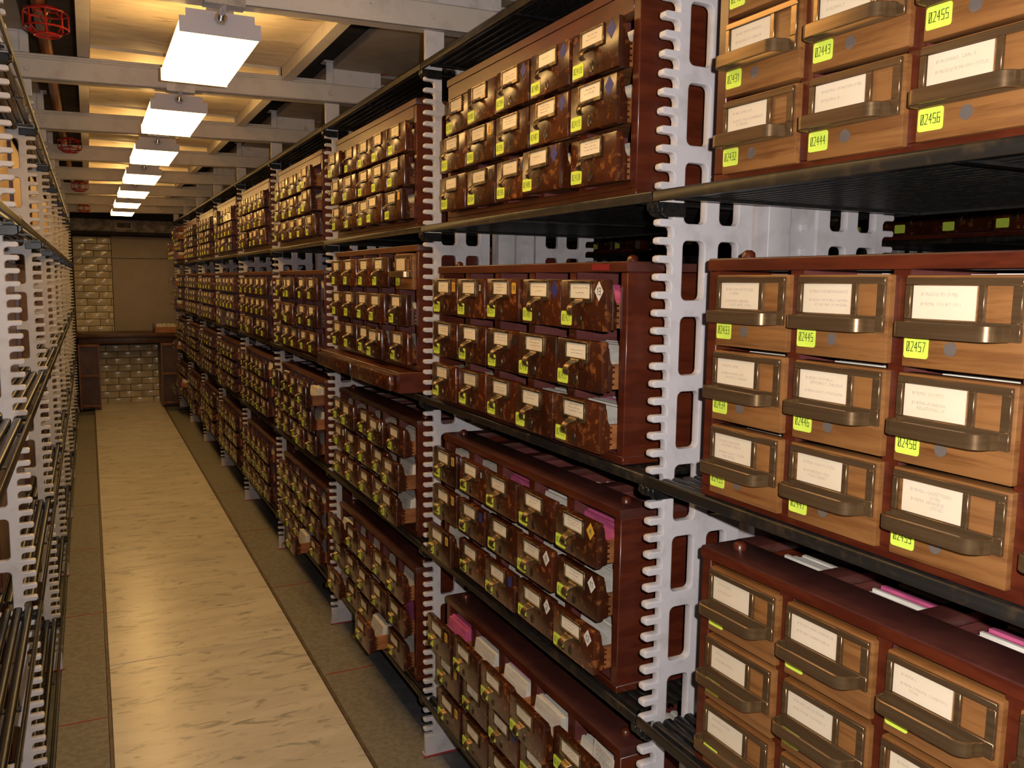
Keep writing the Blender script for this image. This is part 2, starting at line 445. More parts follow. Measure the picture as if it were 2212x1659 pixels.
def post(k, x, side, d):
    """side: name of stack; d=+1 tips point to -X, d=-1 tips point to +X."""
    who = {'R': 'right stack', 'L': 'left stack', 'N': 'next aisle stack'}[side]
    i = k - 1 if side != 'L' else k - 2
    t = thing('stack_upright', 'white notched cast iron upright of the %s, %s from the camera' % (who, ORD[max(i, 0)]), 'upright', (x, YK(k), 0), 'notched uprights of the %s' % who, 0 if d > 0 else math.pi)
    obj('comb_frame', UP, t)
    obj('comb_frame', UP, t, (18.55, 0, 0), math.pi)
    c = obj('column', COLM, t, (7.45, 0, 0))
    if k <= 4:
        rv = obj('rivets', RIVS, c, kind='stuff')
        if d < 0: rv.rotation_euler = (0, 0, 0)
    s = -1 if d < 0 else 1
    f = obj('foot_plate', FOOT, t)
    rl = obj('red_line', REDF, t)
    if d < 0:                                   # keep these on the side that faces the camera
        f.scale = rl.scale = (1, -1, 1)
for k in range(1, 10): post(k, TIP_R, 'R', 1)
for k in range(2, 10): post(k, TIP_L, 'L', -1)
for k in range(1, 6): post(k, 80.0, 'N', 1)
for k in range(2, 10):
    for side, x in (('right', 28.3), ('left', -12.0)):
        t = thing('upper_upright_foot', 'grey cast foot of an upper floor upright above the %s stack, over its %s upright' % (side, ORD[k - 1] if side == 'right' else ORD[k - 2]), 'upright foot', (x, YK(k), 72.3 if side == 'right' else 71.9), 'feet of the upper floor uprights')
        obj('shoe', SHOE, t)
        if side == 'right': obj('red_tag', REDTAG, t, (7.3, 0, 1.7), label='small red tag')

# ------------------------------------------------------------------ shelves
LEN = P - .16
def slat_mesh(n0, n1):
    g = G()
    for i in range(n0, n1):
        x = .34 + i * .76
        g.prism([(x, -.36), (x, -.12), (x + .09, -.03), (x + .29, 0), (x + .49, -.03), (x + .58, -.12), (x + .58, -.36), (x + .50, -.36), (x + .50, -.14), (x + .08, -.14), (x + .08, -.36)], 'y', -LEN / 2 + .78, LEN / 2 - .78)
    return g.mesh('slat', BLACK, smooth=True)
SL1 = slat_mesh(0, 1)
SLALL = slat_mesh(0, 24)
RAILM = G().prism([(-.30, -.50), (-.06, -.50), (-.06, .08), (-.22, .12), (-.30, .02)], 'y', -LEN / 2, LEN / 2).mesh('front_rail', RAIL, bevel=.03, seg=1)
RAILB = G().box(18.6, 18.85, -LEN / 2, LEN / 2, -.5, -.03).mesh('back_rail', RAIL)
CROSS = G().box(.1, 18.5, -.25, .25, -.5, -.365).mesh('crossbar', BLACK)
BRKT = G().prism([(-.05, -1.15), (.3, -1.3), (1.6, -1.3), (1.6, -.52), (-.05, -.52)], 'y', .36, .6).prism([(-.3, -.95), (-.04, -1.1), (-.04, -.51), (-.3, -.51)], 'y', .02, .5).mesh('bracket', BLACK, bevel=.05, seg=1)
TIERNAME = dict(T0='topmost', T1='upper', T2='middle', T3='lower', T4='bottom')
def shelf(x, k, z, side, d, tier, detail):
    who = {'R': 'right stack', 'L': 'left stack', 'N': 'next aisle stack'}[side]
    i = k if side == 'R' else k - 1
    what = {'T0': 'canopy shelf', 'T1': 'upper shelf', 'T2': 'middle shelf', 'T3': 'lower shelf', 'T4': 'bottom shelf'}[tier]
    t = thing('steel_shelf', 'black slatted %s in the %s bay of the %s' % (what, ORD[i], who), 'shelf', (x, YK(k) + P / 2, z), 'slatted shelves of the %s' % who, 0 if d > 0 else math.pi)
    obj('front_rail', RAILM, t)
    obj('back_rail', RAILB, t)
    if detail:
        for j in range(24): obj('slat', SL1, t, (j * .76, 0, 0))
    else:
        obj('slats', SLALL, t, kind='stuff')
    for y in (-16.5, 0, 16.5): obj('crossbar', CROSS, t, (0, y, 0))
    a = obj('bracket', BRKT, t, (0, -P / 2, 0))
    b = obj('bracket', BRKT, t, (0, P / 2, 0)); b.scale = (1, -1, 1)
    return t
for k in range(0, 9):
    for tier in ('T0', 'T1', 'T2', 'T3', 'T4'):
        shelf(TIP_R, k, SH_R[tier], 'R', 1, tier, k <= 1)
for k in range(1, 9):
    for tier in ('T0', 'T1', 'T2', 'T3', 'T4'):
        shelf(TIP_L, k, SH_L[tier], 'L', -1, tier, k <= 3)
for k in range(1, 5):
    shelf(80.0, k, SH_R['T1'], 'N', 1, 'T1', False)

# ------------------------------------------------------------------ card cabinets
DEP, HW, HT = 16.9, 15.05, 12.25
PIT = 5.80
def case_mesh():
    g = G()
    g.box(0, DEP, -HW, HW, 0, .5)
    return g.mesh('base_panel', CHERRY, bevel=.04, seg=1)
BASE = case_mesh()
SIDE = G().box(0, DEP, -.36, .36, .5, 11.62).mesh('side_panel', [CHERRY, MAUVE], bevel=.05, seg=1)
BACKP = G().box(DEP - .35, DEP - .02, -HW + .75, HW - .75, .5, 11.6).mesh('back_panel', CHERRY)
BACKTAN = G().box(DEP - .35, DEP + .06, -HW + .1, HW - .1, .1, HT - .1).mesh('back_panel', TAN, bevel=.03, seg=1)
DIV = G().box(0, 1.4, -.37, .37, .5, 11.62).box(1.4, DEP - .35, -.17, .17, .5, 11.62).mesh('divider', [CHERRY_IN_LIT], bevel=.03, seg=1)
DIVF = G().box(-.01, .12, -.37, .37, .5, 11.62).mesh('divider_face', CHERRY)
g = G().box(-.08, 2.5, -HW - .04, HW + .04, 11.62, HT).box(DEP - 2, DEP, -HW, HW, 11.62, HT)
for c in range(6):
    y = (2.5 - c) * PIT
    wd = .62 if 0 < c < 5 else .8
    g.box(2.4, DEP - 1.9, y - wd, y + wd, 11.66, HT - .06)
TOPF = g.mesh('top_frame', [CHERRY_TOP_SHEEN], bevel=.08, seg=2)
TOPEDGE = G().box(-.1, -.075, -HW - .02, HW + .02, 11.64, HT - .09).mesh('top_edge', CHERRY)
PEG = G().tube([(0, 0, 0), (0, 0, .3), (0, 0, .42)], [.36, .33, .15], 10).mesh('peg', CHERRY, smooth=True)
LINER = G().box(.3, DEP - .4, -HW + .7, HW - .7, .5, .56).mesh('liner', CHERRY_IN_LIT)

def ribbon(g, path, widths, th, m=0):
    """strip swept along (x,z) points, widths along y."""
    n = len(path)
    vs = []
    for i, (p, wd) in enumerate(zip(path, widths)):
        a = path[max(i - 1, 0)]; b = path[min(i + 1, n - 1)]
        tx, tz = b[0] - a[0], b[1] - a[1]
        l = math.hypot(tx, tz) or 1
        nx, nz = -tz / l * th / 2, tx / l * th / 2
        for s in (1, -1):
            for t in (1, -1):
                vs.append((p[0] + nx * s, t * wd / 2, p[1] + nz * s))
    fs = []
    for i in range(n - 1):
        a, b = i * 4, (i + 1) * 4
        fs += [(a, b, b + 1, a + 1), (a + 2, a + 3, b + 3, b + 2), (a, a + 2, b + 2, b), (a + 1, b + 1, b + 3, a + 3)]
    fs += [(0, 1, 3, 2), (4 * n - 4, 4 * n - 2, 4 * n - 1, 4 * n - 3)]
    g.add(vs, fs, m)

# ---- the old drawer
OW, OH = 5.45, 3.12
def old_front(g, m=0):
    g.box(0, .52, -OW / 2, OW / 2, 0, OH, m)
def old_drawer_mesh():
    a = G(); old_front(a)
    me = a.mesh('old_drawer', [OLD_FRONT, BOX_WOOD, BLK_ST, BRASS], bevel=.12, seg=2)
    b = G()
    b.prism([(.52, .1), (1.0, .1), (1.0, 1.6), (.82, 2.0), (.72, 2.7), (.52, 2.9)], 'y', -2.42, 2.42, 0)
    b.box(1.0, 15.4, -2.4, -2.05, .2, 1.72, 1).box(.8, 15.4, 2.05, 2.4, .2, 1.72, 1).box(.8, 15.4, -2.05, 2.05, .2, .42, 1).box(15.0, 15.4, -2.05, 2.05, .42, 2.4, 1)
    b.disc((0.0, .27, .62), .2, 'x', 10, .04, 3, .36)
    b.disc((-.035, .27, .62), .11, 'x', 8, .03, 2, .24)
    for z in (.45, .8, 1.2, 1.5): b.box(1.01, 1.15, -2.43, -2.4, z, z + .12, 0)
    m2 = b.mesh('x', [OLD_FRONT, BOX_WOOD, BLK_ST, BRASS])
    bm = bmesh.new(); bm.from_mesh(me); bm.from_mesh(m2); bm.to_mesh(me); bm.free()
    bpy.data.meshes.remove(m2)
    return me
OLD = old_drawer_mesh()
def label_frame(g, m=0, cy=.16, cz=2.36):
    hw, hh, t = 1.38, .66, .15
    for (y0, y1, z0, z1) in ((-hw, hw, hh - t, hh), (-hw, hw, -hh, -hh + .26), (-hw, -hw + t, -hh, hh), (hw - t, hw, -hh, hh)):
        g.box(-.14, .0, cy + y0, cy + y1, cz + z0, cz + z1, m)
PULL_PATH = [(-.06, 1.95), (-.14, 1.78), (-.30, 1.72), (-.55, 1.62), (-.74, 1.42), (-.82, 1.18), (-.74, .98), (-.58, .92)]
PULL_W = [1.0, 1.0, .86, .70, .60, .55, .52, .46]
def pull(g, m=0, cy=.2):
    q = G(); ribbon(q, PULL_PATH, PULL_W, .10)
    g.add([(x, y + cy, z) for x, y, z in q.v], q.f, m)
a = G(); label_frame(a); pull(a)
OLD_PULL = a.mesh('brass_pull', BRASS, bevel=.025, seg=1)
def scribble(g, y0, y1, zc, r, m, x=-.055, amp=.035):
    yy = y1                                          # text runs towards -y
    while yy > y0 + .05:
        wl = r.uniform(.12, .38)
        e = max(yy - wl, y0)
        n = max(2, int((yy - e) / .06))
        for i in range(n):
            a_, b_ = yy - (yy - e) * i / n, yy - (yy - e) * (i + .75) / n
            h1, h2 = r.uniform(-amp, amp), r.uniform(-amp, amp)
            g.add([(x, a_, zc + h1 - .018), (x, b_, zc + h2 - .018), (x, b_, zc + h2 + .018), (x, a_, zc + h1 + .018)], [(0, 1, 2, 3)], m)
        yy = e - .09
OLD_CARDS = []
for i in range(7):
    r = random.Random(100 + i)
    a = G().box(-.05, -.01, .16 - 1.22, .16 + 1.22, 1.97, 2.87)
    for z in ([2.5], [2.62, 2.38], [2.66, 2.44, 2.24], [2.45, 2.25], [2.6, 2.3], [2.7, 2.5, 2.3], [2.35])[i]:
        scribble(a, .16 - r.uniform(.3, .9), .16 + r.uniform(.5, .9), z, r, 1)
    OLD_CARDS.append(a.mesh('label_card', [CARD, INK]))

# ---- the modern drawer
MW, MH = 5.12, 3.52
def mod_drawer_mesh():
    a = G().box(0, .78, -MW / 2, MW / 2, 0, MH)
    me = a.mesh('modern_drawer', [OAK, BOX_WOOD, GREYBTN], bevel=.07, seg=2)
    b = G()
    b.box(.78, 15.4, -2.4, -2.1, .25, 2.3, 1).box(.78, 15.4, 2.1, 2.4, .25, 2.3, 1).box(.78, 15.4, -2.1, 2.1, .25, .45, 1).box(15.0, 15.4, -2.1, 2.1, .45, 2.6, 1)
    b.disc((0, .38, .80), .27, 'x', 18, .03, 2)
    m2 = b.mesh('x', [OAK, BOX_WOOD, GREYBTN])
    bm = bmesh.new(); bm.from_mesh(me); bm.from_mesh(m2); bm.to_mesh(me); bm.free()
    bpy.data.meshes.remove(m2)
    return me
MOD = mod_drawer_mesh()
def mod_pull_mesh():
    g = G()
    L_, R_, T_, B_ = 2.46, -2.42, MH - .10, MH - 2.30
    w1, w2 = (L_ - .27, L_ - 3.18), (L_ - 3.44, L_ - 4.50)
    zt, zb = T_ - .28, T_ - 1.56
    t = -.16
    g.box(t, 0, R_, L_, zt, T_); g.box(t, 0, R_, L_, B_, zb)
    g.box(t, 0, w1[0], L_, zb, zt); g.box(t, 0, w2[0], w1[1], zb, zt); g.box(t, 0, R_, w2[1], zb, zt)
    # grip band with rounded corners
    out, rad, th = -1.0, .55, .12
    z0, z1 = B_ - .02, B_ + .55
    pts = [(t, L_ - .02)]
    pts += [(out + rad - rad * math.sin(math.radians(a_)), L_ - .02 - rad + rad * math.cos(math.radians(a_))) for a_ in range(0, 91, 15)]
    pts += [(out + rad - rad * math.cos(math.radians(a_)), R_ + .5 + rad - rad * math.sin(math.radians(a_))) for a_ in range(0, 91, 15)]
    pts += [(t - .25, R_ + .48), (t, R_ + .36)]
    n = len(pts)
    inn = []
    for i, p in enumerate(pts):
        a_ = pts[max(i - 1, 0)]; b_ = pts[min(i + 1, n - 1)]
        dx, dy = b_[0] - a_[0], b_[1] - a_[1]; l = math.hypot(dx, dy)
        inn.append((p[0] - dy / l * th, p[1] + dx / l * th))
    # make sure the inner line lies inside
    if inn[n // 2][0] < pts[n // 2][0]:
        inn = [(2 * p[0] - q[0], 2 * p[1] - q[1]) for p, q in zip(pts, inn)]
    vs = [(p[0], p[1], z) for z in (z0, z1) for p in pts] + [(p[0], p[1], z) for z in (z0, z1) for p in inn]
    fs = []
    for i in range(n - 1):
        fs += [(i, i + 1, n + i + 1, n + i), (2 * n + i, 3 * n + i, 3 * n + i + 1, 2 * n + i + 1),
               (n + i, n + i + 1, 3 * n + i + 1, 3 * n + i), (i, 2 * n + i, 2 * n + i + 1, i + 1)]
    fs += [(0, n, 3 * n, 2 * n), (n - 1, 3 * n - 1, 4 * n - 1, 2 * n - 1)]
    g.add(vs, fs)
    return g.mesh('bronze_pull', BRONZE, bevel=.025, seg=1)
MOD_PULL = mod_pull_mesh()

# ---- stickers with numerals
SEG = {'a': ((0, 1), (1, 1)), 'b': ((1, 1), (1, .5)), 'c': ((1, .5), (1, 0)), 'd': ((0, 0), (1, 0)), 'e': ((0, .5), (0, 0)), 'f': ((0, 1), (0, .5)), 'g': ((0, .5), (1, .5)),
       's': ((.1, .08), (.9, .92)), 'x': ((0, .4), (.75, 1)), 'y': ((.75, 1), (.75, 0)), 'z': ((0, .4), (1, .4)), 'w': ((1, 1), (.35, 0)), 'n': ((.5, 1), (.5, 0)), 'm': ((.2, .8), (.5, 1)), 'v': ((1, .6), (0, 0)), 'k': ((1, 1), (1, .6))}
DIG = {'0': 'abcdefs', '1': 'nm', '2': 'akvd', '3': 'abcdg', '4': 'xyz', '5': 'afgcd', '6': 'afgcde', '7': 'aw', '8': 'abcdefg', '9': 'abcdfg'}
def numeral(g, text, cy, cz, cw, ch, gap, th, m, x):
    tot = len(text) * cw + (len(text) - 1) * gap
    y = cy + tot / 2
    for chh in text:
        for s in DIG.get(chh, ''):
            (a0, b0), (a1, b1) = SEG[s]
            p = Vector((y - a0 * cw, cz - ch / 2 + b0 * ch)); q = Vector((y - a1 * cw, cz - ch / 2 + b1 * ch))
            d = (q - p).normalized(); nn = Vector((-d.y, d.x)) * th / 2; d = d * th / 2
            c4 = [p - d + nn, q + d + nn, q + d - nn, p - d - nn]
            g.add([(x, c.x, c.y) for c in c4], [(0, 1, 2, 3)], m)
        y -= cw + gap
def rrect(cy, cz, wd, ht, r):
    return [(cy + sx * (wd / 2) - sx * r * (1 - c), cz + sz * (ht / 2) - sz * r * (1 - s))
            for sx, sz, c, s in ((1, 1, 1, 0), (1, 1, .7, .7), (1, 1, 0, 1), (-1, 1, 0, 1), (-1, 1, .7, .7), (-1, 1, 1, 0), (-1, -1, 1, 0), (-1, -1, .7, .7), (-1, -1, 0, 1), (1, -1, 0, 1), (1, -1, .7, .7), (1, -1, 1, 0))]
def sticker_mesh(num, cy, cz, wd, ht):
    g = G().prism(rrect(cy, cz, wd, ht, .1), 'x', -.02, 0, 0)
    if num is None:
        for i in range(5): g.box(-.026, -.021, cy + .34 - i * .19, cy + .44 - i * .19, cz - .22, cz + .24, 1)
    else:
        numeral(g, num, cy, cz + .02, wd * .098, ht * .42, wd * .064, .03, 1, -.026)
    return g.mesh('number_sticker', [STICK, DIGIT])
OLD_STK = sticker_mesh(None, 1.9, .66, 1.32, .9)
def badge(shape, m, num=None, cy=-1.95, cz=2.42):
    g = G()
    if shape == 'diamond':
        g.prism([(cy, cz - .6), (cy - .48, cz), (cy, cz + .6), (cy + .48, cz)], 'x', -.02, 0, 0)
    else:
        g.prism(rrect(cy, cz, .62, .8, .06), 'x', -.02, 0, 0)
    if num: numeral(g, num, cy, cz, .16 if len(num) > 1 else .22, .4, .06, .055, 1, -.026)
    return g.mesh('badge', [m, WHT_ST if m in (BLK_ST, BLUE_ST) else INK])

# ---- index cards in the drawers
def cards_mesh(seed, x1, mixture, z1=2.75):
    r = random.Random(seed)
    g = G()
    x = 1.55
    while x < x1:
        th = r.uniform(.10, .26)
        mi = mixture(x, r)
        h = z1 + r.uniform(-.09, .09) + (.16 if r.random() < .06 else 0)
        sh = .32
        a0, a1 = x, x + th - .015
        g.add([(a0, -2.0, .45), (a1, -2.0, .45), (a1, 2.0, .45), (a0, 2.0, .45), (a0 + sh, -2.0, h), (a1 + sh, -2.0, h), (a1 + sh, 2.0, h), (a0 + sh, 2.0, h)],
              [(0, 3, 2, 1), (4, 5, 6, 7), (0, 1, 5, 4), (1, 2, 6, 5), (2, 3, 7, 6), (3, 0, 4, 7)], mi)
        x += th
    return g.mesh('index_cards', [WHITE_CARDS, PINK_CARDS, PURPLE_CARDS])
IC = [cards_mesh(1, 14, lambda x, r: 0), cards_mesh(2, 14, lambda x, r: 0 if r.random() < .95 else 1),
      cards_mesh(3, 14, lambda x, r: 1 if 1.9 < x < 4.4 else 0), cards_mesh(4, 14, lambda x, r: (1 if x < 3.2 else 2) if x < 7 else 0),
      cards_mesh(5, 6.5, lambda x, r: 0)]
IC_MOD = [cards_mesh(11, 14, lambda x, r: 0, 3.14), cards_mesh(12, 14, lambda x, r: 1 if 4.6 < x < 6.4 and r.random() < .75 else 0, 3.14)]
IC_SHORT = cards_mesh(6, 12, lambda x, r: 0, 2.25)

# ---- far drawer: one mesh
def far_mesh(seed):
    a = G()
    a.box(0, .85, -OW / 2, OW / 2, 0, OH, 0)
    a.box(.85, 15.4, -2.4, 2.4, .2, 1.72, 1)
    label_frame(a, 2); pull(a, 2)
    a.box(-.05, -.01, .16 - 1.22, .16 + 1.22, 1.97, 2.87, 3)
    a.prism(rrect(1.9, .66, 1.32, .9, .1), 'x', -.02, 0, 4)
    a.box(1.6, 13, -2.0, 2.0, 1.7, 2.6, 5)
    return a.mesh('far_drawer', [OLD_FRONT, BOX_WOOD, BRASS, CARD, STICK, WHITE_CARDS])
FAR = far_mesh(0)

# ---- written labels on the modern drawers
def text_rows(g, rows, y_left, z_top, lh, size, m, x=-.06):
    for i, (ind, s) in enumerate(rows):
        if not s: continue
        cu = bpy.data.curves.new('t', 'FONT')
        cu.body = s; cu.size = size; cu.resolution_u = 1
        o = bpy.data.objects.new('t', cu)
        me = bpy.data.meshes.new_from_object(o)
        k = min(1.0, (2.2 - ind) / max((v.co.x for v in me.vertices), default=1))
        g.add([(x, y_left - ind - v.co.x * k, z_top - i * lh + v.co.y * (.4 + .6 * k)) for v in me.vertices], [tuple(p.vertices) for p in me.polygons], m)
        bpy.data.objects.remove(o); bpy.data.curves.remove(cu); bpy.data.meshes.remove(me)
W = {
 (1, 0, 0): [(0, 'BUHLER, HANS A'), (0, ''), (0, 'BUILDERS GUILD')],
 (1, 1, 0): [(0, 'BUILD WITH FEELING'), (0, ''), (0, 'BUILDING TO AFRICA')],
 (1, 2, 0): [(0, 'BUNDGUIM, A A'), (0, ''), (.05, 'BUNTE UND KOMMENDE'), (.25, 'STUNDEN')],
 (1, 0, 1): [(0, 'BUILDING--Y'), (0, ''), (0, 'BUILDING CODES')],
 (1, 1, 1): [(0, 'BUILDING AGE'), (0, ''), (0, 'BUILDING, F')],
 (1, 2, 1): [(0, 'BUILDING OF BACON (SUBJ)'), (0, ''), (0, 'BUILDING. D')],
 (1, 0, 2): [(0, 'BURCKHARD'), (0, ''), (0, 'BURDEN, A')],
 (1, 1, 2): [(0, 'BURCHARD, CARL E'), (0, ''), (0, 'BURLESQUE PROMO (TITLE)')],
 (1, 2, 2): [(0, 'BURCHARD, CARL E'), (0, ''), (0, 'BURLESQUE PROMO (TITLE)')],
 (2, 0, 0): [(0, 'BUND DER DEUTSCHEN'), (.3, 'JUGEND'), (0, ''), (0, 'BUNTERIM, HERMAN'), (.3, 'POLIT. AUFL. (1920)')],
 (2, 1, 0): [(0, 'BURDEN, JANE'), (0, ''), (0, 'BUREAUKRATISCHE'), (.3, 'HONESTLY BEHALF')],
 (2, 2, 0): [(0, 'BUREAUCRATISME'), (.2, 'INCIDENT PAR N.'), (0, ''), (0, 'BUREAUCRACY TOWN'), (.3, 'HET FRIESE')],
 (2, 0, 1): [(0, 'BUREAU DE BIENFAISANCE'), (0, ''), (0, 'BUREAU OF PUBLIC ADMIN'), (.3, 'OF THE UNIV. OF VIRGINIA')],
 (2, 1, 1): [(0, 'BUREAU OF PUBLIC'), (.3, 'EFFICIENCY, CHICAGO'), (0, ''), (0, 'BUREAUCRACY--YUGOSLAVIA')],
 (2, 2, 1): [(-.1, '...BUREAUCRACY (TITLE'), (0, ''), (.05, 'BURGBEZIRK UND'), (.3, 'STADTGEBIET')],
 (2, 0, 2): [(0, 'BURLESQUES (SUBJ)'), (0, ''), (0, 'BURMA. COURT OF S')],
 (2, 1, 2): [(0, 'BURMA. COURTS.'), (0, ''), (0, 'BURMA--FOREIGN'), (.25, 'RELATIONS---Y')],
 (2, 2, 2): [(0, 'BURMA---GAZETTEERS'), (.9, '(SUBJ)'), (.05, 'BURMA: JAPANESE...'), (.95, '(TITLE)')],
 (3, 0, 0): [(0, 'BURGAGERS'), (0, ''), (0, 'BURGE, B.A.E')],
 (3, 1, 0): [(0, 'BURGE, G. C.'), (0, ''), (0, 'BURGER FAMILY')],
 (3, 2, 0): [(0, 'BURGERS, HAGER'), (0, ''), (0, 'BURTON C')],
 (3, 0, 1): [(0, 'BURGSDORFER, FRIEDRICH'), (0, ''), (0, 'BURGERS, HARMONIE A')],
 (3, 1, 1): [(0, 'BURGERS, JACQUELINE'), (0, ''), (0, 'BURGOYNE, THOMAS O')],
 (3, 2, 1): [(0, 'BURGOYNE'), (0, ''), (0, 'BURGUNDY')],
 (3, 0, 2): [(0, 'BURMA L'), (0, ''), (0, 'BURMA (UNION). CONSTITU-'), (.4, 'TION')],
 (3, 1, 2): [(0, 'BURMESE (LANGUAGE)'), (0, ''), (0, 'BURMESE POETRY')],
}
def mod_card(tier, r, c):
    key = (tier, r, c)
    off = .18 if (tier, r, c) in ((2, 2, 1), (2, 2, 2), (3, 1, 0), (3, 1, 2)) else .04
    y0 = 2.46 - .27 - off
    g = G().box(-.055, -.012, y0 - 2.72, y0, MH - 1.64, MH - .40)
    if key in W:
        text_rows(g, W[key], y0 - .36, MH - .78, .185, .185, 1)
    return g.mesh('label_card', [CARD_NEW, PENCIL])

# tier: y scale, z scale, row heights of the drawers, drawer height scale
LAYOUT = {1: (.957, .995, [7.35, 4.15, .92], .92), 3: (.957, .965, [8.30, 4.75, 1.15], .95), 4: (.957, .985, [8.20, 4.6, .95], .96)}
ZS0 = {1: .985, 2: 1.0, 3: .97}

ROW_Z_OLD = [8.05, 4.30, .58]
ROW_Z_MOD = [7.90, 4.14, .40]
PLACE = {1: 'upper shelf', 2: 'middle shelf', 3: 'lower shelf', 4: 'bottom shelf'}
badge_cache = {}
def get_badge(spec):
    if spec not in badge_cache:
        sh, mname, num = spec
        badge_cache[spec] = badge(sh, {'w': WHT_ST, 'y': YEL_ST, 'b': BLUE_ST, 'k': BLK_ST}[mname], num)
    return badge_cache[spec]
BADGES = {
 (1, 2, 0, 4): ('diamond', 'w', '13'), (1, 2, 0, 3): ('diamond', 'b', None), (1, 2, 0, 2): ('rect', 'y', '14'), (1, 2, 0, 1): ('rect', 'k', '0'), (1, 2, 0, 0): ('rect', 'y', '11'),
 (1, 2, 1, 2): ('rect', 'k', None),
 (1, 3, 0, 4): ('diamond', 'y', '4'), (1, 3, 1, 4): ('diamond', 'w', '11'), (1, 3, 2, 4): ('diamond', 'w', '12'), (1, 3, 1, 3): ('diamond', 'w', '8'), (1, 3, 2, 3): ('diamond', 'w', '2'),
 (1, 3, 2, 2): ('rect', 'b', None), (1, 3, 1, 1): ('rect', 'b', None), (1, 3, 0, 0): ('rect', 'y', '8'), (1, 3, 0, 1): ('rect', 'k', '0'), (1, 3, 1, 0): ('rect', 'y', '8'), (1, 3, 2, 0): ('rect', 'y', '4'),
 (1, 4, 0, 0): ('rect', 'y', '6'), (1, 4, 1, 0): ('rect', 'y', '1'), (1, 4, 2, 0): ('rect', 'y', '8'), (1, 4, 1, 2): ('rect', 'b', None),
 (1, 1, 0, 4): ('diamond', 'b', None), (1, 1, 1, 4): ('diamond', 'b', None), (1, 1, 0, 3): ('diamond', 'b', None), (1, 1, 1, 3): ('diamond', 'b', None), (1, 1, 2, 3): ('diamond', 'b', None),
 (1, 1, 0, 2): ('diamond', 'b', None), (1, 1, 2, 2): ('diamond', 'b', None), (1, 1, 1, 1): ('rect', 'y', '6'), (1, 1, 2, 1): ('rect', 'k', None),
 (2, 2, 2, 3): ('rect', 'w', None), (2, 3, 0, 0): ('rect', 'w', None), (2, 3, 1, 0): ('rect', 'w', None), (2, 3, 2, 0): ('rect', 'w', None), (2, 3, 0, 3): ('diamond', 'w', '8'), (2, 3, 2, 3): ('rect', 'w', None),
 (2, 1, 2, 4): ('rect', 'y', None),
}
PULLED = {(2, 2, 0, 4): .3, (2, 4, 2, 3): 3.2, (3, 2, 0, 4): 1.0, (3, 4, 2, 3): 3.4, (3, 3, 0, 4): 2.6, (1, 4, 0, 0): 2.2, (1, 4, 0, 1): 2.0, (1, 4, 0, 2): 1.9, (1, 4, 0, 3): 2.1, (1, 4, 0, 4): 1.5,
          (2, 3, 1, 4): 1.9, (2, 3, 2, 4): 2.1, (1, 2, 1, 4): 1.2, (1, 2, 2, 4): 1.3, (1, 2, 2, 3): 1.3, (1, 2, 1, 3): 1.15, (1, 1, 0, 0): .5}
def drawer_out(b, t, r, c, q):
    if (b, t, r, c) in PULLED: return PULLED[(b, t, r, c)]
    if b == 0: return .30
    if b == 8: return q.choice([1.0, 1.1, 1.3, 3.2])
    return q.uniform(.85, 1.08) + (q.uniform(.3, 1.0) if q.random() < (.10 if b > 1 else .04) else 0) + (.25 if t >= 3 else 0)

def body(root, tan=False, simple=False):
    obj('base_panel', BASE, root)
    for y in (-HW + .36, HW - .36): obj('side_panel', SIDE, root, (0, y, 0))
    obj('back_panel', BACKTAN if tan else BACKP, root)
    obj('top_frame', TOPF, root)
    if simple: return
    obj('top_edge', TOPEDGE, root)
    for c in range(1, 5):
        d = obj('divider', DIV, root, (0, (2.5 - c) * PIT, 0))
        obj('divider_face', DIVF, d)
    obj('liner', LINER, root)
    for y in (-13.6, 13.6): obj('peg', PEG, root, (1.3, y, HT))

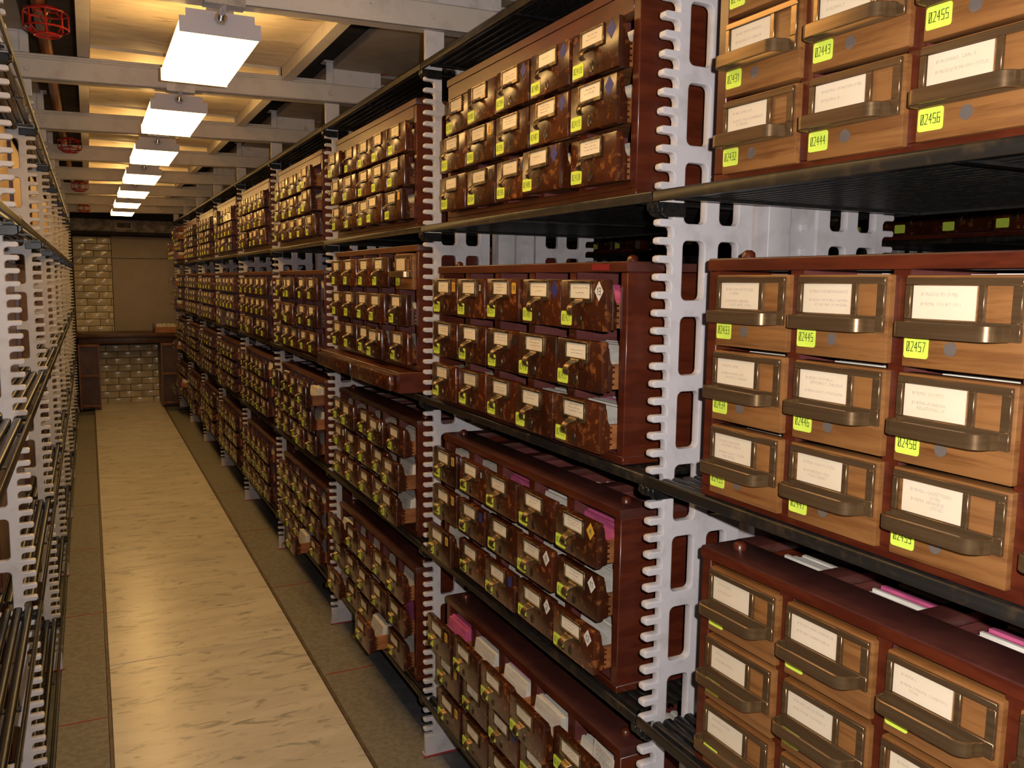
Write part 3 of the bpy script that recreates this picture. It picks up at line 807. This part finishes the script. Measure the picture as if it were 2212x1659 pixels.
def cabinet(b, t, x, y, z, side='R', modern=False):
    q = random.Random(b * 31 + t * 7 + (500 if side == 'N' else 0))
    if side == 'R':
        look = 'oak-fronted card cabinet' if modern else 'worn dark card cabinet'
        lab = '%s on the %s, %s bay of the right stack' % (look, PLACE[t], ORD[b])
        grp = 'card cabinets of the right stack'
    else:
        lab = 'dim card cabinet seen through the gap, %s bay of the next aisle stack' % ORD[b]
        grp = 'card cabinets of the next aisle'
    root = thing('card_cabinet', lab, 'cabinet', (x, y, z), grp)
    lift = 0
    if (b, t) == (2, 2):
        lift = 2.15
        obj('slide_base', G().box(-2.2, DEP, -HW - .6, HW + .1, .14, 2.13).mesh('slide_base', CHERRY, bevel=.05, seg=1), root)
        for y0, y1 in ((-14.6, -1.2), (-.6, 14.4)):
            sl = obj('pull_out_slide', G().box(-2.9, -2.2, y0, y1, .25, 1.85).mesh('pull_out_slide', OLD_FRONT, bevel=.2, seg=2), root)
    ys, zs, rows, dsc = LAYOUT.get(t, (1, 1, None, 1))
    if side == 'R' and b == 0: ys = .95; zs = ZS0[t]; rows = None; dsc = 1
    if side == 'R': root.scale = (1, ys, zs)
    else: rows = None; dsc = 1
    body(root)
    if rows and t == 1:
        obj('fascia', G().box(-.05, .9, -HW + .7, HW - .7, 10.45, 11.62).mesh('fascia', CHERRY, bevel=.04, seg=1), root)
        obj('bottom_rail', G().box(-.02, .6, -HW + .7, HW - .7, .5, .88).mesh('bottom_rail', CHERRY), root)
    if (b, t) == (1, 2) and side == 'R':
        obj('red_tape', G().box(-.13, -.1, -13.2, -11.2, 11.72, 12.1).mesh('red_tape', RED_TAPE), root)
    if lift:
        for o in root.children:
            if o.name.split('.')[0] not in ('slide_base', 'pull_out_slide'): o.location.z += lift * S
    for c in range(5):
        for r in range(3):
            if side == 'N' and r < 2 and c % 2: pass
            mod = modern or (b, t, r, c) == (2, 2, 0, 4)
            num = '%05d' % (2430 + 12 * c - 60 * b + 3 * (t - 1) + r) if side == 'R' else '%05d' % (2550 + c * 3 + r + 20 * b)
            out = drawer_out(b, t, r, c, q)
            yy = (2 - c) * PIT + q.uniform(-.06, .06) + (-.12 if b == 0 and side == 'R' else 0)
            zz = (ROW_Z_MOD if mod else rows or ROW_Z_OLD)[r] + lift + q.uniform(-.03, .03)
            if mod:
                d = obj('drawer', MOD, root, (-out, yy, zz), label=None if modern else 'oak fronted drawer with a bronze grip')
                obj('pull', MOD_PULL, d)
                obj('label_card', mod_card(t, r, c), d)
                obj('number_sticker', sticker_mesh(num, 1.9, .78, 1.12, .84), d)
                ic = IC_MOD[1 if (t == 3 and c == 1) or (c + r * 2 + t) % 5 == 0 else 0]
                obj('index_cards', ic, d, (0, 0, .28), kind='stuff')
            elif b <= 4 and side == 'R':
                d = obj('drawer', OLD, root, (-out, yy, zz))
                d.scale = (1, 1, dsc)
                obj('pull', OLD_PULL, d)
                obj('label_card', OLD_CARDS[q.randrange(7)], d)
                obj('number_sticker', sticker_mesh(num, 1.9, .66, 1.32, .9) if b <= 3 else OLD_STK, d)
                if (b, t, r, c) in BADGES: obj('badge', get_badge(BADGES[(b, t, r, c)]), d)
                v = q.random()
                ic = IC[0] if v < .45 else IC[1] if v < .7 else IC_SHORT if v < .86 else IC[4]
                if (b, t, r) == (1, 4, 0): ic = [IC[3], IC[0], IC[2], IC[0], IC_SHORT][c]
                if (b, t, r, c) in ((1, 3, 0, 4), (1, 3, 0, 2), (1, 2, 0, 4), (2, 4, 1, 4)): ic = IC[3]
                obj('index_cards', ic, d, kind='stuff')
                if (b, t, r, c) == (1, 4, 0, 4):
                    g = G().box(1.5, 1.53, -2.3, .2, 1.2, 3.35)
                    rr = random.Random(5)
                    for i, zl in enumerate((3.1, 2.95, 2.8, 2.55, 2.42, 2.29, 2.1)): scribble(g, -2.0 + .1 * (i % 3), -.2 - .15 * (i % 2), zl, rr, 1, 1.485, .02)
                    p = obj('printed_card', g.mesh('printed_card', [WHITE_CARDS, INK]), d)
                    p.rotation_euler = (math.radians(8), 0, 0)
            else:
                d = obj('drawer', FAR, root, (-out, yy, zz))
                d.scale = (1, 1, dsc)
    return root

for b in range(0, 9):
    yc = (YK(b) + YK(b + 1)) / 2
    off = {0: -1.25, 1: -.35, 2: -1.5}.get(b, random.Random(b).uniform(-1.6, -.8))
    for t in (1, 2, 3, 4):
        if b == 0 and t == 4: continue
        o2 = off + (random.Random(b * 9 + t).uniform(-.3, .3) if b > 1 else 0)
        if b == 1: o2 = {1: -1.5, 2: -.3, 3: -.95, 4: -1.65}[t]
        if b == 0: o2 = {1: -.46, 2: -.46, 3: -.80}[t]
        cabinet(b, t, TIP_R + .26, yc + o2, SH_R['T%d' % t] + .02, 'R', b == 0)
for b in range(1, 4):
    cabinet(b, 1, 80.3, (YK(b) + YK(b + 1)) / 2, SH_R['T1'] + .02, 'N')

# cabinets of the left stack show their backs to this aisle
for b in range(1, 9):
    yc = (YK(b) + YK(b + 1)) / 2
    for t in (1, 2, 3, 4):
        root = thing('card_cabinet', '%s card cabinet turned away, %s, %s bay of the left stack' % ('tan backed' if t == 1 else 'dark red', PLACE[t], ORD[b - 1]), 'cabinet', (-7.35 - DEP, yc + random.Random(b * 5 + t).uniform(-.4, .4), SH_L['T%d' % t] + .02), 'card cabinets of the left stack')
        body(root, tan=(t == 1), simple=True)
        if t == 1: root.scale = (1, 1, .93)

# ------------------------------------------------------------------ pipe, sprinklers
pp = obj('sprinkler_pipe', G().tube([(-3.3, 20, 73.6), (-3.1, 190, 73.8), (-2.4, 344, 74.0)], .7, 14).mesh('sprinkler_pipe', PIPE_M, smooth=True))
tag(pp, 'ochre painted pipe running along the ceiling above the left stack', 'pipe')
def cage_mesh():
    g = G()
    rings = [(1.15, 1.1), (1.95, .75), (1.95, -.75), (1.15, -1.35)]
    for r, z in rings:
        g.tube([(r * math.cos(2 * math.pi * j / 16), r * math.sin(2 * math.pi * j / 16), z) for j in range(16)], .10, 6, 0, True)
    for j in range(8):
        a = 2 * math.pi * j / 8
        g.tube([(r * math.cos(a), r * math.sin(a), z) for r, z in rings], .09, 6)
    for a in (0, math.pi / 2):
        g.tube([(1.15 * math.cos(a), 1.15 * math.sin(a), -1.35), (-1.15 * math.cos(a), -1.15 * math.sin(a), -1.35)], .065, 6)
        g.tube([(1.15 * math.cos(a), 1.15 * math.sin(a), 1.1), (-1.15 * math.cos(a), -1.15 * math.sin(a), 1.1)], .065, 6)
    return g.mesh('cage', RED, smooth=True)
CAGE = cage_mesh()
HEAD = G().tube([(0, 0, 1.15), (0, 0, .9), (0, 0, .8), (0, 0, .45)], [.4, .4, .26, .22], 8).tube([(.3, 0, .5), (.42, 0, .1), (.12, 0, -.3)], .07, 6).tube([(-.3, 0, .5), (-.42, 0, .1), (-.12, 0, -.3)], .07, 6).tube([(0, 0, -.3), (0, 0, -.38)], .5, 10).mesh('sprinkler_head', BRASS, smooth=True)
for i, (x, y, z) in enumerate([(-2.6, 97, 71.9), (-2.0, 181.5, 71.6), (-.95, 254.6, 70.9), (-.3, 327.5, 70.4)]):
    t = thing('fire_sprinkler', 'brass sprinkler in a red wire cage under the ceiling, %s from the camera' % ORD[i], 'sprinkler', (x, y, z), 'caged sprinklers')
    obj('cage', CAGE, t); obj('sprinkler_head', HEAD, t)

# ------------------------------------------------------------------ desk at the end of the aisle
YD = 334.5
t = thing('desk', 'long dark wooden desk across the end of the aisle', 'desk', (12.5, YD, 0))
obj('desktop', G().box(-17.5, 17.6, -.6, 16.8, 25.9, 27.3).mesh('desktop', DESK, bevel=.15), t)
obj('apron', G().box(-16.5, 17.2, .6, 1.4, 23.6, 25.88).mesh('apron', DESK, bevel=.05), t)
for x0, x1 in ((-16.8, -10.0), (10.2, 17.4)):
    p = obj('pedestal', G().box(x0, x1, 1.3, 1.6, 0.3, 23.6).box(x0, x0 + .5, .2, 16, .3, 23.6).box(x1 - .5, x1, .2, 16, .3, 23.6).mesh('pedestal', DESK), t)
    for z in (1.0, 11.8, 22.6):
        obj('rail', G().box(x0 + .5, x1 - .5, .1, 1.3, z, z + .9).mesh('rail', DESK_EDGE, bevel=.06), p)
    obj('stile', G().box(x0, x0 + .55, -.05, .2, .3, 23.6).box(x1 - .55, x1, -.05, .2, .3, 23.6).mesh('stile', DESK_EDGE), p)
t = thing('loose_card_drawer', 'loose orange-brown card drawer full of cards lying on the far desk', 'drawer', (25.6, 338.5, 27.32))
obj('tray', G().box(-4.5, 4.5, -1.9, -1.5, 0, 2.0).box(-4.5, 4.5, 1.5, 1.9, 0, 2.0).box(-4.5, 4.5, -1.5, 1.5, 0, .3).box(4.2, 4.5, -1.5, 1.5, 0, 2.4).mesh('tray', BOX_WOOD), t)
obj('front', G().box(-5.0, -4.5, -2.2, 2.2, 0, 3.1).mesh('front', OLD_FRONT, bevel=.1), t)
g = G()
for i in range(14): g.box(-3.8 + i * .5, -3.8 + i * .5 + .42, -1.4, 1.4, .3, 3.0 + .1 * (i % 3))
obj('index_cards', g.mesh('index_cards', WHITE_CARDS), t, kind='stuff')
